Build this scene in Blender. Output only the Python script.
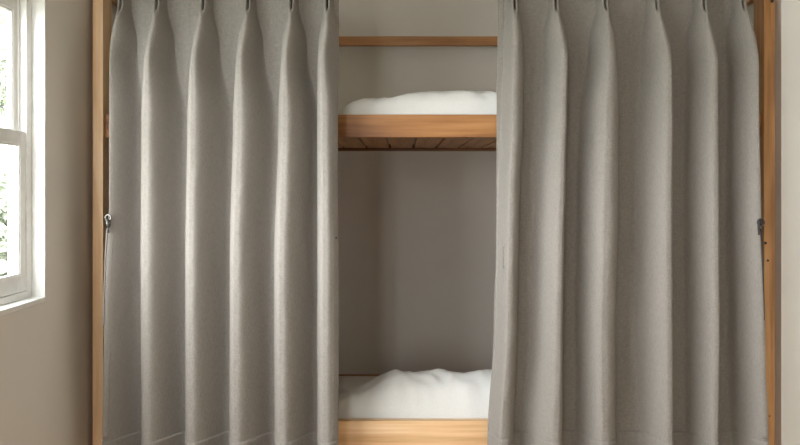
import bpy, bmesh, math, random
from mathutils import Vector, noise

for o in list(bpy.data.objects):
    bpy.data.objects.remove(o, do_unlink=True)
S = bpy.context.scene
COL = S.collection
R = math.radians

# ------------------------------------------------------------------ camera
F_PX = 778.0            # focal length in pixels of the 800 px wide frame
CAM = Vector((0.0, -2.52, 1.175))
cam_d = bpy.data.cameras.new('camera')
cam_d.sensor_width = 36.0
cam_d.lens = F_PX * 36.0 / 800.0
cam_d.shift_y = -(222.5 - 188.0) / 800.0
cam_d.clip_start = 0.02
cam = bpy.data.objects.new('camera', cam_d)
cam.location = CAM
cam.rotation_euler = (R(90), 0, 0)
COL.objects.link(cam)
S.camera = cam

# ------------------------------------------------------------------ world, daylight, exposure
world = bpy.data.worlds.new('overcast_sky')
S.world = world
world.use_nodes = True
wn = world.node_tree.nodes
wn.clear()
bg = wn.new('ShaderNodeBackground')
out = wn.new('ShaderNodeOutputWorld')
bg.inputs['Color'].default_value = (0.985, 0.988, 0.995, 1)
bg.inputs['Strength'].default_value = 7.5
world.node_tree.links.new(bg.outputs[0], out.inputs[0])

def portal(name, loc, rot, sx, sy):
    """sampling guide for the sky light that comes through a window (emits nothing itself)"""
    l = bpy.data.lights.new(name, 'AREA')
    l.shape = 'RECTANGLE'; l.size = sx; l.size_y = sy
    l.cycles.is_portal = True
    o = bpy.data.objects.new(name, l)
    o.location = loc; o.rotation_euler = rot
    COL.objects.link(o)

WX0, WX1 = -1.012, 2.05          # the two side walls (room side)
NX, NY = 1.240, 0.01             # corner of the wall that closes the bunk's niche on the right
WT = 0.10                         # wall thickness at the window
YB, YF = 1.04, -4.3               # back wall behind the bunk, wall behind the camera
ZC = 2.6
W1 = dict(y0=-2.55, y1=-0.30, z0=0.852, z1=1.752)      # window in the left wall
FILL_WIN = dict(x0=-0.95, x1=-0.45, z0=0.6, z1=2.3)          # unseen window added behind the camera for frontal fill
portal('daylight_side', (WX0 - WT - .02, (W1['y0'] + W1['y1']) / 2, (W1['z0'] + W1['z1']) / 2), (0, R(-90), 0), W1['z1'] - W1['z0'], W1['y1'] - W1['y0'])
portal('fill_daylight_rear', ((FILL_WIN['x0'] + FILL_WIN['x1']) / 2, YF - .12, (FILL_WIN['z0'] + FILL_WIN['z1']) / 2), (R(90), 0, 0), FILL_WIN['x1'] - FILL_WIN['x0'], FILL_WIN['z1'] - FILL_WIN['z0'])

S.view_settings.view_transform = 'Standard'
S.view_settings.look = 'None'
S.view_settings.gamma = 1.0
S.view_settings.use_curve_mapping = False
S.view_settings.exposure = 1.6
S.cycles.use_denoising = True
S.cycles.max_bounces = 14
S.cycles.diffuse_bounces = 8
S.cycles.transparent_max_bounces = 16
S.cycles.sample_clamp_indirect = 8.0

# ------------------------------------------------------------------ helpers
def px(x, Y):                     # real X of something measured at picture column x, standing at depth Y
    return (x - 400.0) * (Y - CAM.y) / F_PX
def pz(y, Y):                     # real height of something measured at picture row y, standing at depth Y
    return CAM.z - (y - 188.0) * (Y - CAM.y) / F_PX
def sst(a, b, x):
    t = max(0.0, min(1.0, (x - a) / (b - a)))
    return t * t * (3 - 2 * t)
def lerp_keys(keys, y):
    if y <= keys[0][0]: return keys[0][1:]
    for a, b in zip(keys, keys[1:]):
        if y <= b[0]:
            t = (y - a[0]) / (b[0] - a[0]); t = t * t * (3 - 2 * t)
            return tuple(p + (q - p) * t for p, q in zip(a[1:], b[1:]))
    return keys[-1][1:]

def obj(name, bm, mat, parent=None, smooth=False):
    bmesh.ops.recalc_face_normals(bm, faces=bm.faces[:])
    me = bpy.data.meshes.new(name)
    bm.to_mesh(me); bm.free()
    if smooth:
        for p in me.polygons: p.use_smooth = True
    me.materials.append(mat)
    o = bpy.data.objects.new(name, me)
    COL.objects.link(o)
    if parent is not None:
        o.parent = parent
        o.matrix_parent_inverse = parent.matrix_world.inverted()
    return o
def empty(name, loc):
    o = bpy.data.objects.new(name, None)
    o.empty_display_size = 0.1
    o.location = loc
    COL.objects.link(o)
    bpy.context.view_layer.update()
    return o
def tag(o, label, cat, group=None, kind=None):
    o['label'] = label; o['category'] = cat
    if group: o['group'] = group
    if kind: o['kind'] = kind
    return o
def struct(o):
    o['kind'] = 'structure'
    return o

def box(bm, x0, x1, y0, y1, z0, z1, bev=0.0):
    ret = bmesh.ops.create_cube(bm, size=1.0)
    vs = ret['verts']
    for v in vs:
        v.co = Vector(((x0 + x1) / 2 + v.co.x * (x1 - x0), (y0 + y1) / 2 + v.co.y * (y1 - y0), (z0 + z1) / 2 + v.co.z * (z1 - z0)))
    if bev > 0:
        es = list({e for v in vs for e in v.link_edges})
        bmesh.ops.bevel(bm, geom=es, offset=bev, segments=2, profile=0.7, affect='EDGES')
def tube(bm, pts, r, seg=10, taper=None):
    rings = []
    n = len(pts)
    for i, p in enumerate(pts):
        a = pts[max(i - 1, 0)]; b = pts[min(i + 1, n - 1)]
        d = (Vector(b) - Vector(a)).normalized()
        ref = Vector((0, 0, 1)) if abs(d.z) < 0.9 else Vector((0, 1, 0))
        u = d.cross(ref).normalized(); w = d.cross(u).normalized()
        rr = r if taper is None else r * taper(i / (n - 1))
        rings.append([bm.verts.new(Vector(p) + (u * math.cos(t) + w * math.sin(t)) * rr) for t in [2 * math.pi * k / seg for k in range(seg)]])
    for a, b in zip(rings, rings[1:]):
        for k in range(seg):
            bm.faces.new((a[k], a[(k + 1) % seg], b[(k + 1) % seg], b[k]))
    bm.faces.new(rings[0][::-1]); bm.faces.new(rings[-1])
def torus(bm, c, R0, r, axis='y', seg=20, sec=8):
    grid = []
    for i in range(seg):
        t = 2 * math.pi * i / seg; ring = []
        for k in range(sec):
            s = 2 * math.pi * k / sec
            a = (R0 + r * math.cos(s)) * math.cos(t); b = (R0 + r * math.cos(s)) * math.sin(t); d = r * math.sin(s)
            co = {'y': (a, d, b), 'x': (d, a, b), 'z': (a, b, d)}[axis]
            ring.append(bm.verts.new(Vector(c) + Vector(co)))
        grid.append(ring)
    for i in range(seg):
        for k in range(sec):
            bm.faces.new((grid[i][k], grid[(i + 1) % seg][k], grid[(i + 1) % seg][(k + 1) % sec], grid[i][(k + 1) % sec]))

# ------------------------------------------------------------------ materials
def nodes(name):
    m = bpy.data.materials.new(name); m.use_nodes = True
    nt = m.node_tree
    return m, nt, nt.nodes['Principled BSDF']
def add_noise(nt, scale, detail=3.0, vec=(1, 1, 1), rough=0.55):
    tc = nt.nodes.new('ShaderNodeTexCoord'); mp = nt.nodes.new('ShaderNodeMapping')
    mp.inputs['Scale'].default_value = vec
    n = nt.nodes.new('ShaderNodeTexNoise')
    n.inputs['Scale'].default_value = scale; n.inputs['Detail'].default_value = detail; n.inputs['Roughness'].default_value = rough
    nt.links.new(tc.outputs['Object'], mp.inputs[0]); nt.links.new(mp.outputs[0], n.inputs['Vector'])
    return n
def ramp(nt, fac, stops):
    r = nt.nodes.new('ShaderNodeValToRGB')
    els = r.color_ramp.elements
    while len(els) > 1: els.remove(els[0])
    els[0].position = stops[0][0]; els[0].color = (*stops[0][1], 1)
    for p, c in stops[1:]:
        e = els.new(p); e.color = (*c, 1)
    nt.links.new(fac, r.inputs[0])
    return r
def bump(nt, h, bsdf, strength, dist):
    b = nt.nodes.new('ShaderNodeBump')
    b.inputs['Strength'].default_value = strength; b.inputs['Distance'].default_value = dist
    nt.links.new(h, b.inputs['Height']); nt.links.new(b.outputs[0], bsdf.inputs['Normal'])
    return b

def paint(name, c, rough=0.85, var=0.03):
    m, nt, b = nodes(name)
    n = add_noise(nt, 2.5, 4)
    lo = tuple(max(0, x * (1 - var)) for x in c); hi = tuple(min(1, x * (1 + var)) for x in c)
    r = ramp(nt, n.outputs[0], [(0.3, lo), (0.7, hi)])
    nt.links.new(r.outputs[0], b.inputs['Base Color'])
    b.inputs['Roughness'].default_value = rough
    f = add_noise(nt, 140, 2)
    bump(nt, f.outputs[0], b, 0.06, 0.002)
    return m
def wood(name, axis, dark, mid, light, rough=0.5):
    """oak with the grain along one axis"""
    m, nt, b = nodes(name)
    st = [9.0, 9.0, 9.0]; st['xyz'.index(axis)] = 0.55
    big = add_noise(nt, 1.6, 3, tuple(st), 0.5)
    st2 = [70.0, 70.0, 70.0]; st2['xyz'.index(axis)] = 2.2
    fine = add_noise(nt, 1.5, 4, tuple(st2), 0.6)
    st3 = [1.0, 1.0, 1.0]; st3['xyz'.index(axis)] = 0.32
    blotch = add_noise(nt, 9.0, 2, tuple(st3), 0.5)
    mx = nt.nodes.new('ShaderNodeMath'); mx.operation = 'MULTIPLY_ADD'
    nt.links.new(fine.outputs[0], mx.inputs[0]); mx.inputs[1].default_value = 0.45
    nt.links.new(big.outputs[0], mx.inputs[2])
    mx2 = nt.nodes.new('ShaderNodeMath'); mx2.operation = 'MULTIPLY_ADD'
    nt.links.new(blotch.outputs[0], mx2.inputs[0]); mx2.inputs[1].default_value = 0.5
    nt.links.new(mx.outputs[0], mx2.inputs[2])
    r = ramp(nt, mx2.outputs[0], [(0.68, dark), (0.95, mid), (1.22, light)]) if False else None
    sc = nt.nodes.new('ShaderNodeMath'); sc.operation = 'MULTIPLY'; sc.inputs[1].default_value = 0.5
    nt.links.new(mx2.outputs[0], sc.inputs[0])
    r = ramp(nt, sc.outputs[0], [(0.40, dark), (0.49, mid), (0.58, light)])
    nt.links.new(r.outputs[0], b.inputs['Base Color'])
    b.inputs['Roughness'].default_value = rough
    bump(nt, fine.outputs[0], b, 0.12, 0.002)
    return m
def plain(name, c, rough=0.5, metal=0.0):
    m, nt, b = nodes(name)
    n = add_noise(nt, 30, 3)
    r = ramp(nt, n.outputs[0], [(0.3, tuple(x * 0.93 for x in c)), (0.7, tuple(min(1, x * 1.05) for x in c))])
    nt.links.new(r.outputs[0], b.inputs['Base Color'])
    b.inputs['Roughness'].default_value = rough; b.inputs['Metallic'].default_value = metal
    return m
def cloth(name, c, scale, var, bstr, sheen=0.0):
    m, nt, b = nodes(name)
    warp = add_noise(nt, scale, 3, (1.0, 1.0, 0.22))
    weft = add_noise(nt, scale, 3, (0.25, 1.0, 1.0))
    mn = nt.nodes.new('ShaderNodeMath'); mn.operation = 'ADD'
    nt.links.new(warp.outputs[0], mn.inputs[0]); nt.links.new(weft.outputs[0], mn.inputs[1])
    hf = nt.nodes.new('ShaderNodeMath'); hf.operation = 'MULTIPLY'; hf.inputs[1].default_value = 0.5
    nt.links.new(mn.outputs[0], hf.inputs[0])
    lo = tuple(x * (1 - var) for x in c); hi = tuple(min(1, x * (1 + var)) for x in c)
    r = ramp(nt, hf.outputs[0], [(0.35, lo), (0.65, hi)])
    nt.links.new(r.outputs[0], b.inputs['Base Color'])
    b.inputs['Roughness'].default_value = 0.9
    b.inputs['Specular IOR Level'].default_value = 0.25
    b.inputs['Sheen Weight'].default_value = sheen
    b.inputs['Sheen Roughness'].default_value = 0.45
    bump(nt, hf.outputs[0], b, bstr, 0.0015)
    return m

WALL = paint('greige_wall_paint', (0.68, 0.645, 0.598))
WALL_R = paint('pale_wall_paint', (0.80, 0.80, 0.775))
CEIL = paint('ceiling_paint', (0.82, 0.81, 0.78))
WHITE = plain('white_gloss_paint', (0.72, 0.718, 0.70), 0.4)
OAKC = ((0.17, 0.062, 0.015), (0.335, 0.145, 0.042), (0.45, 0.22, 0.078))
MIDC = ((0.34, 0.155, 0.05), (0.53, 0.275, 0.105), (0.65, 0.38, 0.175))
LIT_OAKC = ((0.62, 0.37, 0.18), (0.78, 0.51, 0.28), (0.88, 0.64, 0.41))  # the same oak, lightened in colour to stand in for light falling on it
OAK = {a: wood('oak_grain_' + a, a, *OAKC) for a in 'xyz'}
MID = {a: wood('mid_oak_grain_' + a, a, *MIDC) for a in 'yz'}
LIT_OAK = {a: wood('lit_oak_grain_' + a, a, *LIT_OAKC) for a in 'xz'}
FABRIC = cloth('grey_linen', (0.248, 0.229, 0.209), 340, 0.15, 0.4, 0.0)
HEMF = FABRIC
STRAPM = plain('dark_grey_webbing', (0.035, 0.034, 0.032), 0.8)
METAL = plain('dull_steel', (0.22, 0.22, 0.21), 0.4, 0.9)
BLACKM = plain('black_iron', (0.03, 0.028, 0.025), 0.5, 0.4)
DUVETM = cloth('white_cotton', (0.76, 0.76, 0.75), 300, 0.03, 0.15, 0.1)
MATTM = cloth('mattress_ticking', (0.70, 0.68, 0.64), 200, 0.05, 0.2)

gm = bpy.data.materials.new('window_glass'); gm.use_nodes = True
gt = gm.node_tree; gt.nodes.clear()
go = gt.nodes.new('ShaderNodeOutputMaterial'); gx = gt.nodes.new('ShaderNodeMixShader')
ga = gt.nodes.new('ShaderNodeBsdfTransparent'); gg = gt.nodes.new('ShaderNodeBsdfGlossy')
ga.inputs[0].default_value = (0.97, 0.985, 0.98, 1); gg.inputs['Roughness'].default_value = 0.02
gx.inputs[0].default_value = 0.07
gt.links.new(ga.outputs[0], gx.inputs[1]); gt.links.new(gg.outputs[0], gx.inputs[2]); gt.links.new(gx.outputs[0], go.inputs[0])
GLASS = gm

# ------------------------------------------------------------------ room shell
bm = bmesh.new(); box(bm, WX0 - WT, WX1 + WT, YF - .1, YB + .1, -0.1, 0.0)
mf, nt, b = nodes('oak_floor_boards')
tc = nt.nodes.new('ShaderNodeTexCoord'); mp = nt.nodes.new('ShaderNodeMapping'); mp.inputs['Rotation'].default_value = (0, 0, R(90))
br = nt.nodes.new('ShaderNodeTexBrick')
br.inputs['Scale'].default_value = 1.0; br.inputs['Brick Width'].default_value = 1.2; br.inputs['Row Height'].default_value = 0.12
br.inputs['Mortar Size'].default_value = 0.002
br.inputs['Color1'].default_value = (0.36, 0.22, 0.12, 1); br.inputs['Color2'].default_value = (0.44, 0.28, 0.16, 1); br.inputs['Mortar'].default_value = (0.10, 0.06, 0.035, 1)
nt.links.new(tc.outputs['Object'], mp.inputs[0]); nt.links.new(mp.outputs[0], br.inputs['Vector']); nt.links.new(br.outputs[0], b.inputs['Base Color'])
b.inputs['Roughness'].default_value = 0.45
struct(obj('floor', bm, mf))
bm = bmesh.new(); box(bm, WX0 - WT, WX1 + WT, YF - .1, YB + .1, ZC, ZC + .1)
struct(obj('ceiling', bm, CEIL))
bm = bmesh.new(); box(bm, WX0 - WT, WX1 + WT, YB, YB + .1, 0, ZC)
struct(obj('wall_back', bm, WALL))
bm = bmesh.new(); box(bm, WX1, WX1 + WT, YF, NY, 0, ZC)
struct(obj('wall_right', bm, WALL_R))
bm = bmesh.new(); box(bm, NX, WX1 + WT, NY, YB, 0, ZC)
struct(obj('wall_niche', bm, WALL_R))
w = W1
bm = bmesh.new()
box(bm, WX0 - WT, WX0, YF, w['y0'], 0, ZC); box(bm, WX0 - WT, WX0, w['y1'], YB, 0, ZC)
box(bm, WX0 - WT, WX0, w['y0'], w['y1'], 0, w['z0']); box(bm, WX0 - WT, WX0, w['y0'], w['y1'], w['z1'], ZC)
struct(obj('wall_left', bm, WALL))
w = FILL_WIN
bm = bmesh.new()
box(bm, WX0 - WT, w['x0'], YF - .1, YF, 0, ZC); box(bm, w['x1'], WX1 + WT, YF - .1, YF, 0, ZC)
box(bm, w['x0'], w['x1'], YF - .1, YF, 0, w['z0']); box(bm, w['x0'], w['x1'], YF - .1, YF, w['z1'], ZC)
struct(obj('wall_front', bm, WALL))

# window in the left wall: white lined reveal, frame, two sliding sashes, sill
w = W1
win = struct(empty('window_1', (WX0, (w['y0'] + w['y1']) / 2, w['z0'])))
y0, y1, z0, z1 = w['y0'], w['y1'], w['z0'], w['z1']
bm = bmesh.new()                                    # lining of the reveal, through the wall
L = 0.006; xa, xb = WX0 - WT - .004, WX0 + .0015
box(bm, xa, xb, y1 - L, y1, z0, z1); box(bm, xa, xb, y0, y0 + L, z0, z1)
box(bm, xa, xb, y0 + L, y1 - L, z1 - L, z1)
obj('reveal_lining', bm, WHITE, win)
bm = bmesh.new()
box(bm, WX0 - WT - .03, WX0 + .006, y0 + L, y1 - L, z0, z0 + .014, 0.003)
obj('window_sill', bm, WHITE, win)
fx0, fx1 = WX0 - .078, WX0 - .036                   # frame depth
FW = 0.030
bm = bmesh.new()
for ya, yb in ((y1 - L - FW, y1 - L), (y0 + L, y0 + L + FW)):
    box(bm, fx0, fx1, ya, yb, z0 + .014, z1 - L, 0.002)
box(bm, fx0, fx1, y0 + L + FW, y1 - L - FW, z1 - L - .04, z1 - L, 0.002)
box(bm, fx0, fx1, y0 + L + FW, y1 - L - FW, z0 + .014, z0 + .034, 0.002)
for ya in (y1 - L - FW - .008, y0 + L + FW):        # parting beads
    box(bm, (fx0 + fx1) / 2 - .003, (fx0 + fx1) / 2 + .003, ya, ya + .008, z0 + .034, z1 - L - .04)
obj('window_frame', bm, WHITE, win)
zm = 1.315
def sash(xc, za, zb, bot, top, stile):
    t = 0.017
    ya, yb = y0 + L + FW + .0005, y1 - L - FW - .0005
    bm = bmesh.new()
    box(bm, xc - t / 2, xc + t / 2, yb - stile, yb, za, zb, 0.002); box(bm, xc - t / 2, xc + t / 2, ya, ya + stile, za, zb, 0.002)
    box(bm, xc - t / 2, xc + t / 2, ya + stile, yb - stile, za, za + bot, 0.002)
    box(bm, xc - t / 2, xc + t / 2, ya + stile, yb - stile, zb - top, zb, 0.002)
    e = 0.006                                       # glazing beads
    for q in (1, -1):
        xx = xc + q * (t / 2 - .0045)
        box(bm, xx - .002, xx + .002, yb - stile - e, yb - stile, za + bot, zb - top)
        box(bm, xx - .002, xx + .002, ya + stile, yb - stile - e, za + bot, za + bot + e)
        box(bm, xx - .002, xx + .002, ya + stile, yb - stile - e, zb - top - e, zb - top)
    s = obj('sash', bm, WHITE, win)
    bm = bmesh.new(); box(bm, xc - .0018, xc + .0018, ya + stile + .0005, yb - stile - .0005, za + bot + .0005, zb - top - .0005)
    obj('glass_pane', bm, GLASS, s)
    return s
low = sash(WX0 - .047, z0 + .035, zm + .018, 0.045, 0.036, 0.030)
sash(WX0 - .067, zm - .016, z1 - L - .041, 0.034, 0.036, 0.030)
bm = bmesh.new()
box(bm, WX0 - .056, WX0 - .040, -1.06, -1.00, zm + .0185, zm + .030, 0.003)
obj('sash_lock', bm, METAL, low)

# unseen window added behind the camera, sized to light the bunk from the front
w = FILL_WIN
fill_win = struct(empty('added_fill_window', ((w['x0'] + w['x1']) / 2, YF, w['z0'])))
bm = bmesh.new(); fw = .05
box(bm, w['x0'], w['x0'] + fw, YF - .08, YF - .02, w['z0'], w['z1'], .003); box(bm, w['x1'] - fw, w['x1'], YF - .08, YF - .02, w['z0'], w['z1'], .003)
box(bm, w['x0'] + fw, w['x1'] - fw, YF - .08, YF - .02, w['z0'], w['z0'] + fw, .003); box(bm, w['x0'] + fw, w['x1'] - fw, YF - .08, YF - .02, w['z1'] - fw, w['z1'], .003)
xm = (w['x0'] + w['x1']) / 2
box(bm, xm - .03, xm + .03, YF - .08, YF - .02, w['z0'] + fw, w['z1'] - fw, .003)
fr = obj('window_frame', bm, WHITE, fill_win)
for xa, xb in ((w['x0'] + fw, xm - .03), (xm + .03, w['x1'] - fw)):
    bm = bmesh.new(); box(bm, xa, xb, YF - .053, YF - .049, w['z0'] + fw, w['z1'] - fw)
    obj('glass_pane', bm, GLASS, fr)

# ------------------------------------------------------------------ bunk bed
bed = empty('bunk_bed', ((px(94, 0) + px(775, 0)) / 2, 0.5, 0))
tag(bed, 'oak bunk bed frame between the two walls with slatted upper deck', 'bunk bed')
PL = (px(103, 0) - .034, px(103, 0)); PR = (px(764, 0), px(775.2, 0)); PD = 0.075
YR = 0.93                         # rear posts
ZP = 1.90
for (xa, xb) in (PL, PR):
    for ya in (0.0, YR - .01):
        bm = bmesh.new(); box(bm, xa, xb, ya, ya + PD, 0, ZP, 0.003)
        obj('post', bm, ((LIT_OAK if xa == PL[0] else MID) if ya == 0.0 else OAK)['z'], bed)  # left front post gets the oak with brighter light painted in
RY0, RY1 = 0.016, 0.046           # front rails
UT, UB = pz(114.5, RY0), pz(137.3, RY0)
LT, LB = pz(421, RY0), 0.275
def rail(name, ya, yb, za, zb, x0=PL[1], x1=PR[0], mat=None):
    bm = bmesh.new(); box(bm, x0, x1, ya, yb, za, zb, 0.003)
    return obj(name, bm, mat or OAK['x'], bed)
rail('side_rail', RY0, RY1, UB, UT); rail('side_rail', RY0, RY1, LB, LT, mat=LIT_OAK['x'])
rail('side_rail', YR + .01, YR + .04, UB, UT); rail('side_rail', YR + .01, YR + .04, LB, LB + .065)
rail('guard_rail', YR + .005, YR + .035, pz(45.2, YR), pz(36, YR))
for xa, xb in ((PL[0] + .004, PL[1] - .004), (PR[0] + .004, PR[1] - .004)):
    for za, zb in ((UB, UT), (LB, LT), (pz(45.2, YR), pz(36, YR))):
        bm = bmesh.new(); box(bm, xa, xb, PD, YR - .01, za, zb, 0.003)
        obj('end_rail', bm, MID['y'], bed)
decks = {}
for key, zb in (('up', UB), ('low', LB)):
    for ya, yb in ((RY1, RY1 + .022), (YR - .012, YR + .01)):
        rail('slat_ledger', ya, yb, zb + .002, zb + .012)
    zs = zb + .0125
    x = PL[1] + .02
    first = None
    n = 21; pitch = (PR[0] - PL[1]) / n
    for i in range(n):
        bm = bmesh.new()
        xa = PL[1] + pitch * (i + .5) - .036
        if first is None:
            box(bm, -.0465, .0465, RY1 + .003, YR + .006, 0, .014, 0.002)
            first = obj('slat', bm, MID['y'], bed)
            first.location = (0, 0, 0)
            s = first
        else:
            bm.free()
            s = first.copy(); COL.objects.link(s)
        s.location = Vector((xa + .036, 0, zs))
    decks[key] = zs + .0145
# mattresses and bedding
def mattress(z0, h, label):
    bm = bmesh.new(); box(bm, PL[1] + .03, PR[0] - .03, RY1 + .012, YR - .002, z0, z0 + h, 0.018)
    o = obj('mattress', bm, MATTM, None, True)
    return tag(o, label, 'mattress')
mattress(decks['up'], UT - .012 - decks['up'], 'thin white mattress inside the upper bunk, sunk behind the upper oak rail')
mattress(decks['low'], 0.345 - decks['low'], 'thin white mattress inside the lower bunk, sunk behind the lower oak rail')

def duvet(name, x0, x1, y0, y1, zb, hfun, seed, amp, label):
    """rumpled quilt: puffed top surface over a flat underside"""
    nx, ny = 150, 70
    bm = bmesh.new(); top = []; bot = []
    for j in range(ny + 1):
        v = j / ny; rt = []; rb = []
        for i in range(nx + 1):
            u = i / nx
            ed = min(u * (x1 - x0), (1 - u) * (x1 - x0), v * (y1 - y0) * 1.6, (1 - v) * (y1 - y0))
            fall = math.sqrt(max(0, 1 - (1 - min(1, ed / 0.085)) ** 2))
            X = x0 + (x1 - x0) * u; Y = y0 + (y1 - y0) * v
            p = Vector((X * 5.5 + seed, Y * 5.5 + X * 3.0, seed * 1.7))
            q = Vector((X * 13 + Y * 9 + seed, Y * 11 - X * 5, seed))
            r1 = 1 - abs(noise.noise(p)) * 2.0
            r2 = 1 - abs(noise.noise(q)) * 2.2
            h = hfun(X, Y) * fall + (r1 * amp + r2 * amp * .6) * fall
            wob = 0.008 * noise.noise(Vector((X * 9, Y * 9, seed)))
            rt.append(bm.verts.new((X + wob, Y, zb + max(0.004 * fall, h) + .003)))
            rb.append(bm.verts.new((X + wob, Y, zb)))
        top.append(rt); bot.append(rb)
    for j in range(ny):
        for i in range(nx):
            bm.faces.new((top[j][i], top[j][i + 1], top[j + 1][i + 1], top[j + 1][i]))
            bm.faces.new((bot[j][i], bot[j + 1][i], bot[j + 1][i + 1], bot[j][i + 1]))
    for i in range(nx):
        bm.faces.new((bot[0][i], bot[0][i + 1], top[0][i + 1], top[0][i])); bm.faces.new((bot[ny][i + 1], bot[ny][i], top[ny][i], top[ny][i + 1]))
    for j in range(ny):
        bm.faces.new((bot[j + 1][0], bot[j][0], top[j][0], top[j + 1][0])); bm.faces.new((bot[j][nx], bot[j + 1][nx], top[j + 1][nx], top[j][nx]))
    o = obj(name, bm, DUVETM, None, True)
    return tag(o, label, 'duvet', 'white duvets on the two bunks')
def h_low(X, Y):
    m = 0.150 * math.exp(-((Y - 0.19) / 0.17) ** 2) + 0.02
    return m * (0.72 + 0.28 * sst(-.2, 0.0, X))
def h_up(X, Y):
    return (0.058 + 0.03 * sst(-.1, .08, X)) * (0.8 + .2 * math.exp(-((Y - .25) / .25) ** 2))
duvet('duvet', px(325, .1), PR[0] - .06, RY1 + .016, 0.80, 0.346, h_low, 3.3, 0.017, 'rumpled white duvet on the lower bunk, above the lower oak rail')
duvet('duvet', px(340, .1), PR[0] - .06, RY1 + .016, 0.86, UT - .011, h_up, 8.1, 0.013, 'rumpled white duvet on the upper bunk, above the slatted oak deck')

# curtain rail on the posts (just above the picture's edge) and the post's marks
RODY, RODZ = -0.050, pz(-24, -0.05)
bm = bmesh.new()
tube(bm, [(WX0 + .001, RODY, RODZ), (0, RODY, RODZ), (NX + .03, RODY, RODZ)], 0.009, 14)
box(bm, NX + .012, NX + .026, RODY - .012, NY, RODZ - .012, RODZ + .012, .002)
struct(obj('curtain_rail', bm, BLACKM))
for (mx_, my_, rr) in ((765.6, 243, .0045), (767.8, 260.5, .0040), (769.5, 416, .0025), (772.0, 1.0, .0055)):
    bm = bmesh.new()
    bmesh.ops.create_cone(bm, cap_ends=True, segments=14, radius1=rr, radius2=rr * .8, depth=.003)
    for v in bm.verts: v.co = Vector((px(mx_, 0) + v.co.x, -0.0012 - v.co.z, pz(my_, 0) + v.co.y))
    obj('screw_head', bm, BLACKM, bed)

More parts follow.
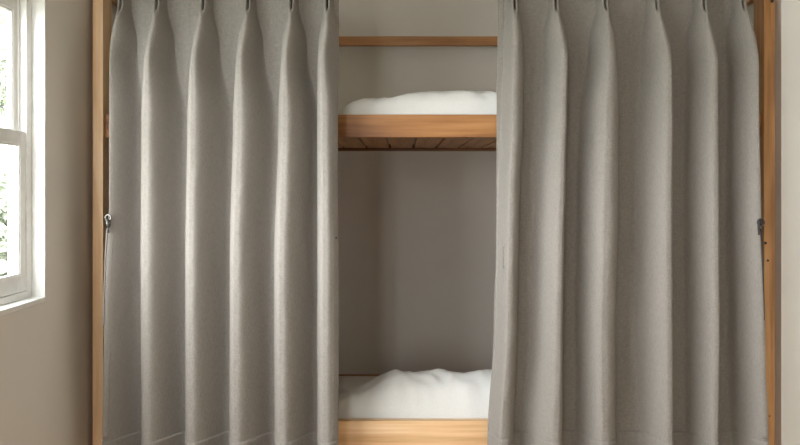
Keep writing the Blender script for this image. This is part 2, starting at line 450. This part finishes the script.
# ------------------------------------------------------------------ curtains
CY = -0.040                      # plane of the cloth between the folds
RIDGE_Y = -0.110                 # depth at which the folds were measured
ZTOP = RODZ - .012
ZBOT = 0.30
def make_curtain(name, edges, ridges, skew, depth, seed, label):
    """edges: keys (row, left, right); ridges: keys (row, left, right) of every fold; skew < 0 = steep left flank"""
    NU, NV = 430, 150
    rows = []
    ytop = 188 - (ZTOP - CAM.z) * F_PX / (RIDGE_Y - CAM.y); ybot = 188 - (ZBOT - CAM.z) * F_PX / (RIDGE_Y - CAM.y)
    for j in range(NV + 1):
        tt = j / NV
        y = ytop + (ybot - ytop) * (tt ** 1.35)
        rows.append(y)
    dist = RIDGE_Y - CAM.y
    def surf(u, y):
        l, r = lerp_keys(edges, y)
        xp = l + (r - l) * u
        d = 0.0; lat = 0.0
        for ri, k in enumerate(ridges):
            a, b = lerp_keys(k['k'], y)
            t = (xp - a) / (b - a)
            if 0 < t < 1:
                sk = k.get('s', skew)
                q = t if sk < 0 else 1 - t
                fl = k.get('fl', 0.22)
                # steep flank, rounded crest, long soft flank
                f = (1 - (1 - min(1, q / fl)) ** 2) ** 0.5 * (1 - sst(fl + .07, 1.0, q)) if sk else math.sin(math.pi * t) ** 0.9
                top = math.sin(math.pi * t) ** 0.8
                f += (top - f) * (1 - sst(0, 70, y))
                # the sewn pinch: a tuck in the middle of the fold at its top
                pin = 1 - sst(1, 15, y)
                f *= 1 - 0.85 * pin * math.exp(-((t - .5) / .13) ** 2)
                hh = k.get('h', 1.0) * depth * (0.72 + 0.28 * sst(0, 60, y)) 
                d = max(d, f * hh)
        # soft hollows of the cloth between the folds, deeper towards the bottom
        n1 = noise.noise(Vector((xp * 0.021 + seed, y * 0.0025, seed)))
        n2 = noise.noise(Vector((xp * 0.055 + seed * 3, y * 0.006, seed + 4)))
        n3 = noise.noise(Vector((xp * 0.16 + y * .02, y * 0.05, seed + 9)))
        d += 0.007 * n1 + 0.006 * n2 + 0.0014 * n3
        # dimples running down from the pinches
        X = (xp - 400.0) * dist / F_PX
        Z = CAM.z - (y - 188.0) * dist / F_PX
        return Vector((X, CY - d, Z))
    bm = bmesh.new(); grid = []
    for y in rows:
        grid.append([bm.verts.new(surf(i / NU, y)) for i in range(NU + 1)])
    for a, b in zip(grid, grid[1:]):
        for i in range(NU):
            bm.faces.new((a[i], a[i + 1], b[i + 1], b[i]))
    o = obj(name, bm, FABRIC, None, True)
    m = o.modifiers.new('cloth_thickness', 'SOLIDIFY'); m.thickness = 0.0022; m.offset = 0
    tag(o, label, 'curtain', 'privacy curtains of the bunk bed')
    # hem band turned up along the bottom
    bm = bmesh.new(); ya = 437.5; grid = []
    for j in range(13):
        y = ya + (ybot - ya) * j / 12
        grid.append([bm.verts.new(surf(i / NU, y) + Vector((0, -.0030, -.0005 if j == 12 else 0))) for i in range(NU + 1)])
    for a, b in zip(grid, grid[1:]):
        for i in range(NU):
            bm.faces.new((a[i], a[i + 1], b[i + 1], b[i]))
    h = obj('hem', bm, FABRIC, o, True)
    m = h.modifiers.new('cloth_thickness', 'SOLIDIFY'); m.thickness = 0.0014; m.offset = 0
    # turned and stitched front edges
    for u0, u1, s in ((0.0, 0.022, 1), (0.978, 1.0, 1)):
        bm = bmesh.new(); grid = []
        for y in [r for r in rows if r < ya]:
            grid.append([bm.verts.new(surf(u0 + (u1 - u0) * i / 10, y) + Vector((0, -.0015, 0))) for i in range(11)])
        for a, b in zip(grid, grid[1:]):
            for i in range(10):
                bm.faces.new((a[i], a[i + 1], b[i + 1], b[i]))
        e = obj('edge_hem', bm, FABRIC, o, True)
        m = e.modifiers.new('cloth_thickness', 'SOLIDIFY'); m.thickness = 0.0003; m.offset = 0
    # hook and ring at every pleat
    for k in ridges:
        if k.get('noring'): continue
        a, b = lerp_keys(k['k'], 0); c = (a + b) / 2
        X = (c - 400) * dist / F_PX
        bm = bmesh.new(); torus(bm, (X, RODY, RODZ - .0045), 0.015, 0.0022, 'x')
        obj('ring', bm, BLACKM, o)
        bm = bmesh.new()
        zt = RODZ - .0195
        tube(bm, [(X, RODY, zt - .002), (X + .002, RODY - .006, zt - .006), (X, RODY - .012, zt - .018), (X, RODY - .018, zt - .036)], 0.0016, 8)
        obj('hook', bm, METAL, o)
    return o, surf

def K(*rows): return dict(k=list(rows))
left_edges = [(-25, 114, 337), (0, 114, 337), (60, 113.5, 338), (120, 113.5, 338), (205, 113.5, 338), (225, 112, 338.5), (262, 111, 339), (330, 109, 339), (445, 107, 338.5), (480, 106.5, 338)]
left_ridges = [
    K((-25, 113, 123), (2, 114, 124), (40, 105, 130), (120, 101, 138), (260, 99, 138), (330, 95, 138), (445, 92, 139)),
    K((-25, 150, 160), (2, 151, 161), (40, 146, 168), (120, 141, 182), (260, 139.5, 182), (445, 140, 182)),
    K((-25, 196, 206), (2, 197, 207), (40, 191, 214), (120, 186, 228), (260, 184, 226), (445, 184, 226)),
    K((-25, 241, 251), (2, 242, 252), (40, 236, 259), (120, 231, 274), (260, 228, 271), (445, 228, 271)),
    K((-25, 285, 295), (2, 286, 296), (40, 281, 304), (120, 277, 317), (260, 273, 316), (445, 273, 316)),
    K((-25, 321, 331), (2, 322, 332), (40, 317, 342), (120, 316, 356), (260, 316, 358), (445, 316, 358)),
]
left_ridges[0]['h'] = 0.9
right_edges = [(-25, 501.5, 752), (0, 501, 752), (100, 499.5, 753), (200, 499.5, 755), (250, 499, 755.5), (330, 496.5, 758.5), (445, 490, 762), (480, 489, 762.5)]
right_ridges = [
    K((-25, 511, 521), (2, 511, 521), (38, 506, 526), (116, 503, 526), (200, 500, 522), (320, 498, 520), (445, 490, 516)),
    K((-25, 552, 562), (2, 552, 562), (38, 547, 569), (116, 543, 568), (165, 539, 567), (250, 536, 565), (330, 533, 564), (445, 522, 564)),
    K((-25, 601, 611), (2, 601, 611), (38, 594, 619), (116, 584, 622), (200, 580, 622), (330, 579, 619), (445, 580, 619)),

    K((-25, 653, 663), (2, 653, 663), (38, 648, 671), (116, 643, 673), (200, 641, 673), (330, 641, 673), (445, 642, 673)),
    K((-25, 701, 711), (2, 701, 711), (38, 695, 717), (116, 692, 718), (200, 691, 719), (330, 692, 719), (445, 692, 718)),
    K((-25, 740, 750), (2, 740, 750), (38, 736, 757), (116, 734, 760), (200, 734, 762), (330, 735, 766), (445, 740, 768)),
]
right_ridges[2]['fl'] = 0.42
right_ridges[0]['fl'] = 0.5; right_ridges[0]['h'] = 0.75
curL, surfL = make_curtain('curtain', left_edges, left_ridges, -1, 0.115, 2.3, 'grey linen pinch pleat curtain beside the window, covering the left end of the bunks')
curR, surfR = make_curtain('curtain', right_edges, right_ridges, 1, 0.11, 7.7, 'wider grey linen pinch pleat curtain beside the pale wall, right end of the bunks')

# tie-back loops and buttons sewn to the curtain edges
def at(surf, u, y, off=0.004): return surf(u, y) + Vector((0, -off, 0))
# left curtain, window side: a buckle with a knotted strap
bm = bmesh.new(); c = at(surfL, 0.004, 221, .006)
torus(bm, c + Vector((0, 0, .012)), 0.0085, 0.0032, 'y')
torus(bm, c + Vector((.002, -.003, -.006)), 0.0105, 0.0036, 'x')
tube(bm, [c + Vector((-.004, -.004, .010)), c + Vector((-.001, -.007, -.004)), c + Vector((.003, -.005, -.022)), c + Vector((.002, -.002, -.034))], 0.0045, 10, lambda t: 1 - .55 * t)
t = obj('tieback_buckle', bm, METAL, curL, True); t['label'] = 'dark metal buckle'
bm = bmesh.new()
tube(bm, [at(surfL, 0.0, y, .003) + Vector((-.001 - .002 * math.sin((y - 228) / 100 * math.pi), 0, 0)) for y in range(228, 330, 6)], 0.0022, 8)
obj('tieback_strap', bm, FABRIC, curL, True)
# right curtain, wall side: loop with a long tail
bm = bmesh.new(); c = at(surfR, 1.0, 224, .003)
c = c + Vector((-.006, 0, .003))
torus(bm, c + Vector((.0025, -.002, .004)), 0.0085, 0.0040, 'y')
tube(bm, [c + Vector((-.004, -.004, .008)), c + Vector((-.006, -.006, -.012)), c + Vector((-.004, -.003, -.034))], 0.0048, 10, lambda t: 1 - .5 * t)
t = obj('tieback_loop', bm, STRAPM, curR, True); t['label'] = 'dark webbing loop'
bm = bmesh.new()
tube(bm, [at(surfR, 1.0, y, .003) + Vector((-.003 + .003 * math.sin((y - 228) / 90 * math.pi), 0, 0)) for y in range(228, 322, 6)], 0.0026, 8, lambda t: 1 - .5 * t)
t = obj('tieback_strap', bm, STRAPM, curR, True); t['label'] = 'dark trailing strap'
# buttons near the opening
bm = bmesh.new(); c = at(surfL, 0.992, 237.5, .004)
bmesh.ops.create_uvsphere(bm, u_segments=14, v_segments=8, radius=0.0042)
for v in bm.verts: v.co = c + Vector((v.co.x, v.co.y * .5, v.co.z))
t = obj('button', bm, BLACKM, curL, True); t['label'] = 'small black button'
bm = bmesh.new(); c = at(surfR, 0.022, 262, .004)
box(bm, c.x - .004, c.x + .003, c.y - .002, c.y + .003, c.z - .018, c.z + .045, .001)
bmesh.ops.create_uvsphere(bm, u_segments=12, v_segments=8, radius=0.005, matrix=__import__('mathutils').Matrix.Translation(c + Vector((0, -.002, -.018))))
obj('button_tab', bm, FABRIC, curR, True)

# ------------------------------------------------------------------ garden beyond the side window
def leafmat(name, c1, c2):
    m, nt, b = nodes(name)
    n = add_noise(nt, 3.0, 3)
    r = ramp(nt, n.outputs[0], [(0.35, c1), (0.65, c2)])
    nt.links.new(r.outputs[0], b.inputs['Base Color'])
    b.inputs['Roughness'].default_value = 0.6
    return m
LEAF = leafmat('pale_leaves', (0.11, 0.13, 0.09), (0.19, 0.21, 0.15))
BARK = leafmat('grey_bark', (0.22, 0.20, 0.17), (0.32, 0.29, 0.25))
bm = bmesh.new(); box(bm, -16, WX0 - WT - .001, -8, 16, -0.3, -0.1)
struct(obj('ground', bm, leafmat('grass_ground', (0.07, 0.09, 0.04), (0.10, 0.12, 0.06))))
rng = random.Random(5)
def leaves(bm, c, rx, rz, n, size):
    for _ in range(n):
        while True:
            d = Vector((rng.uniform(-1, 1), rng.uniform(-1, 1), rng.uniform(-1, 1)))
            if d.length <= 1: break
        d = d * (0.55 + .45 * rng.random())
        p = Vector(c) + Vector((d.x * rx, d.y * rx, d.z * rz))
        s = size * rng.uniform(.6, 1.3)
        a = Vector((rng.gauss(0, 1), rng.gauss(0, 1), rng.gauss(0, .6))).normalized()
        b_ = a.cross(Vector((rng.gauss(0, 1), rng.gauss(0, 1), rng.gauss(0, 1)))).normalized()
        n_ = a.cross(b_)
        vs = [bm.verts.new(p + a * s), bm.verts.new(p + b_ * s * .42 + n_ * s * .1), bm.verts.new(p - a * s), bm.verts.new(p - b_ * s * .42 + n_ * s * .1)]
        bm.faces.new(vs)
def plant(name, loc, clumps, trunk, label, cat):
    e = empty(name, loc); tag(e, label, cat)
    bm = bmesh.new()
    for c, rx, rz, n, s in clumps: leaves(bm, Vector(loc) + Vector(c), rx, rz, n, s)
    obj('foliage', bm, LEAF, e)
    bm = bmesh.new()
    for pts, r in trunk: tube(bm, [Vector(loc) + Vector(p) for p in pts], r, 8, lambda t: 1 - .6 * t)
    obj('trunk', bm, BARK, e)
plant('shrub', (-2.55, 2.3, -.1), [((0, 0, .75), .75, .65, 2600, .06), ((-.5, .6, .95), .65, .6, 2200, .06), ((.1, .3, .5), .6, .5, 1400, .06)],
      [([(0, 0, 0), (.03, 0, .4), (.1, .05, .9)], .03), ([(0, 0, 0), (-.2, .2, .5), (-.4, .4, 1.0)], .028)],
      'leafy green shrub outside, low in the left window', 'shrub')
plant('tree', (-4.3, 5.4, -.1), [((.2, 0, 2.35), .9, .42, 1300, .08), ((-.5, .3, 3.6), .8, .35, 260, .08), ((.5, -.2, 3.1), .5, .3, 160, .08)],
      [([(0, 0, 0), (.05, 0, 1.2), (.1, 0, 2.4), (.0, 0, 3.6)], .09), ([(.08, 0, 2.2), (.5, 0, 2.8), (1.0, 0, 3.2)], .04), ([(.08, 0, 2.4), (-.4, .1, 3.0), (-.9, .2, 3.7)], .04)],
      'pale tree with bare branches outside, high in the left window', 'tree')
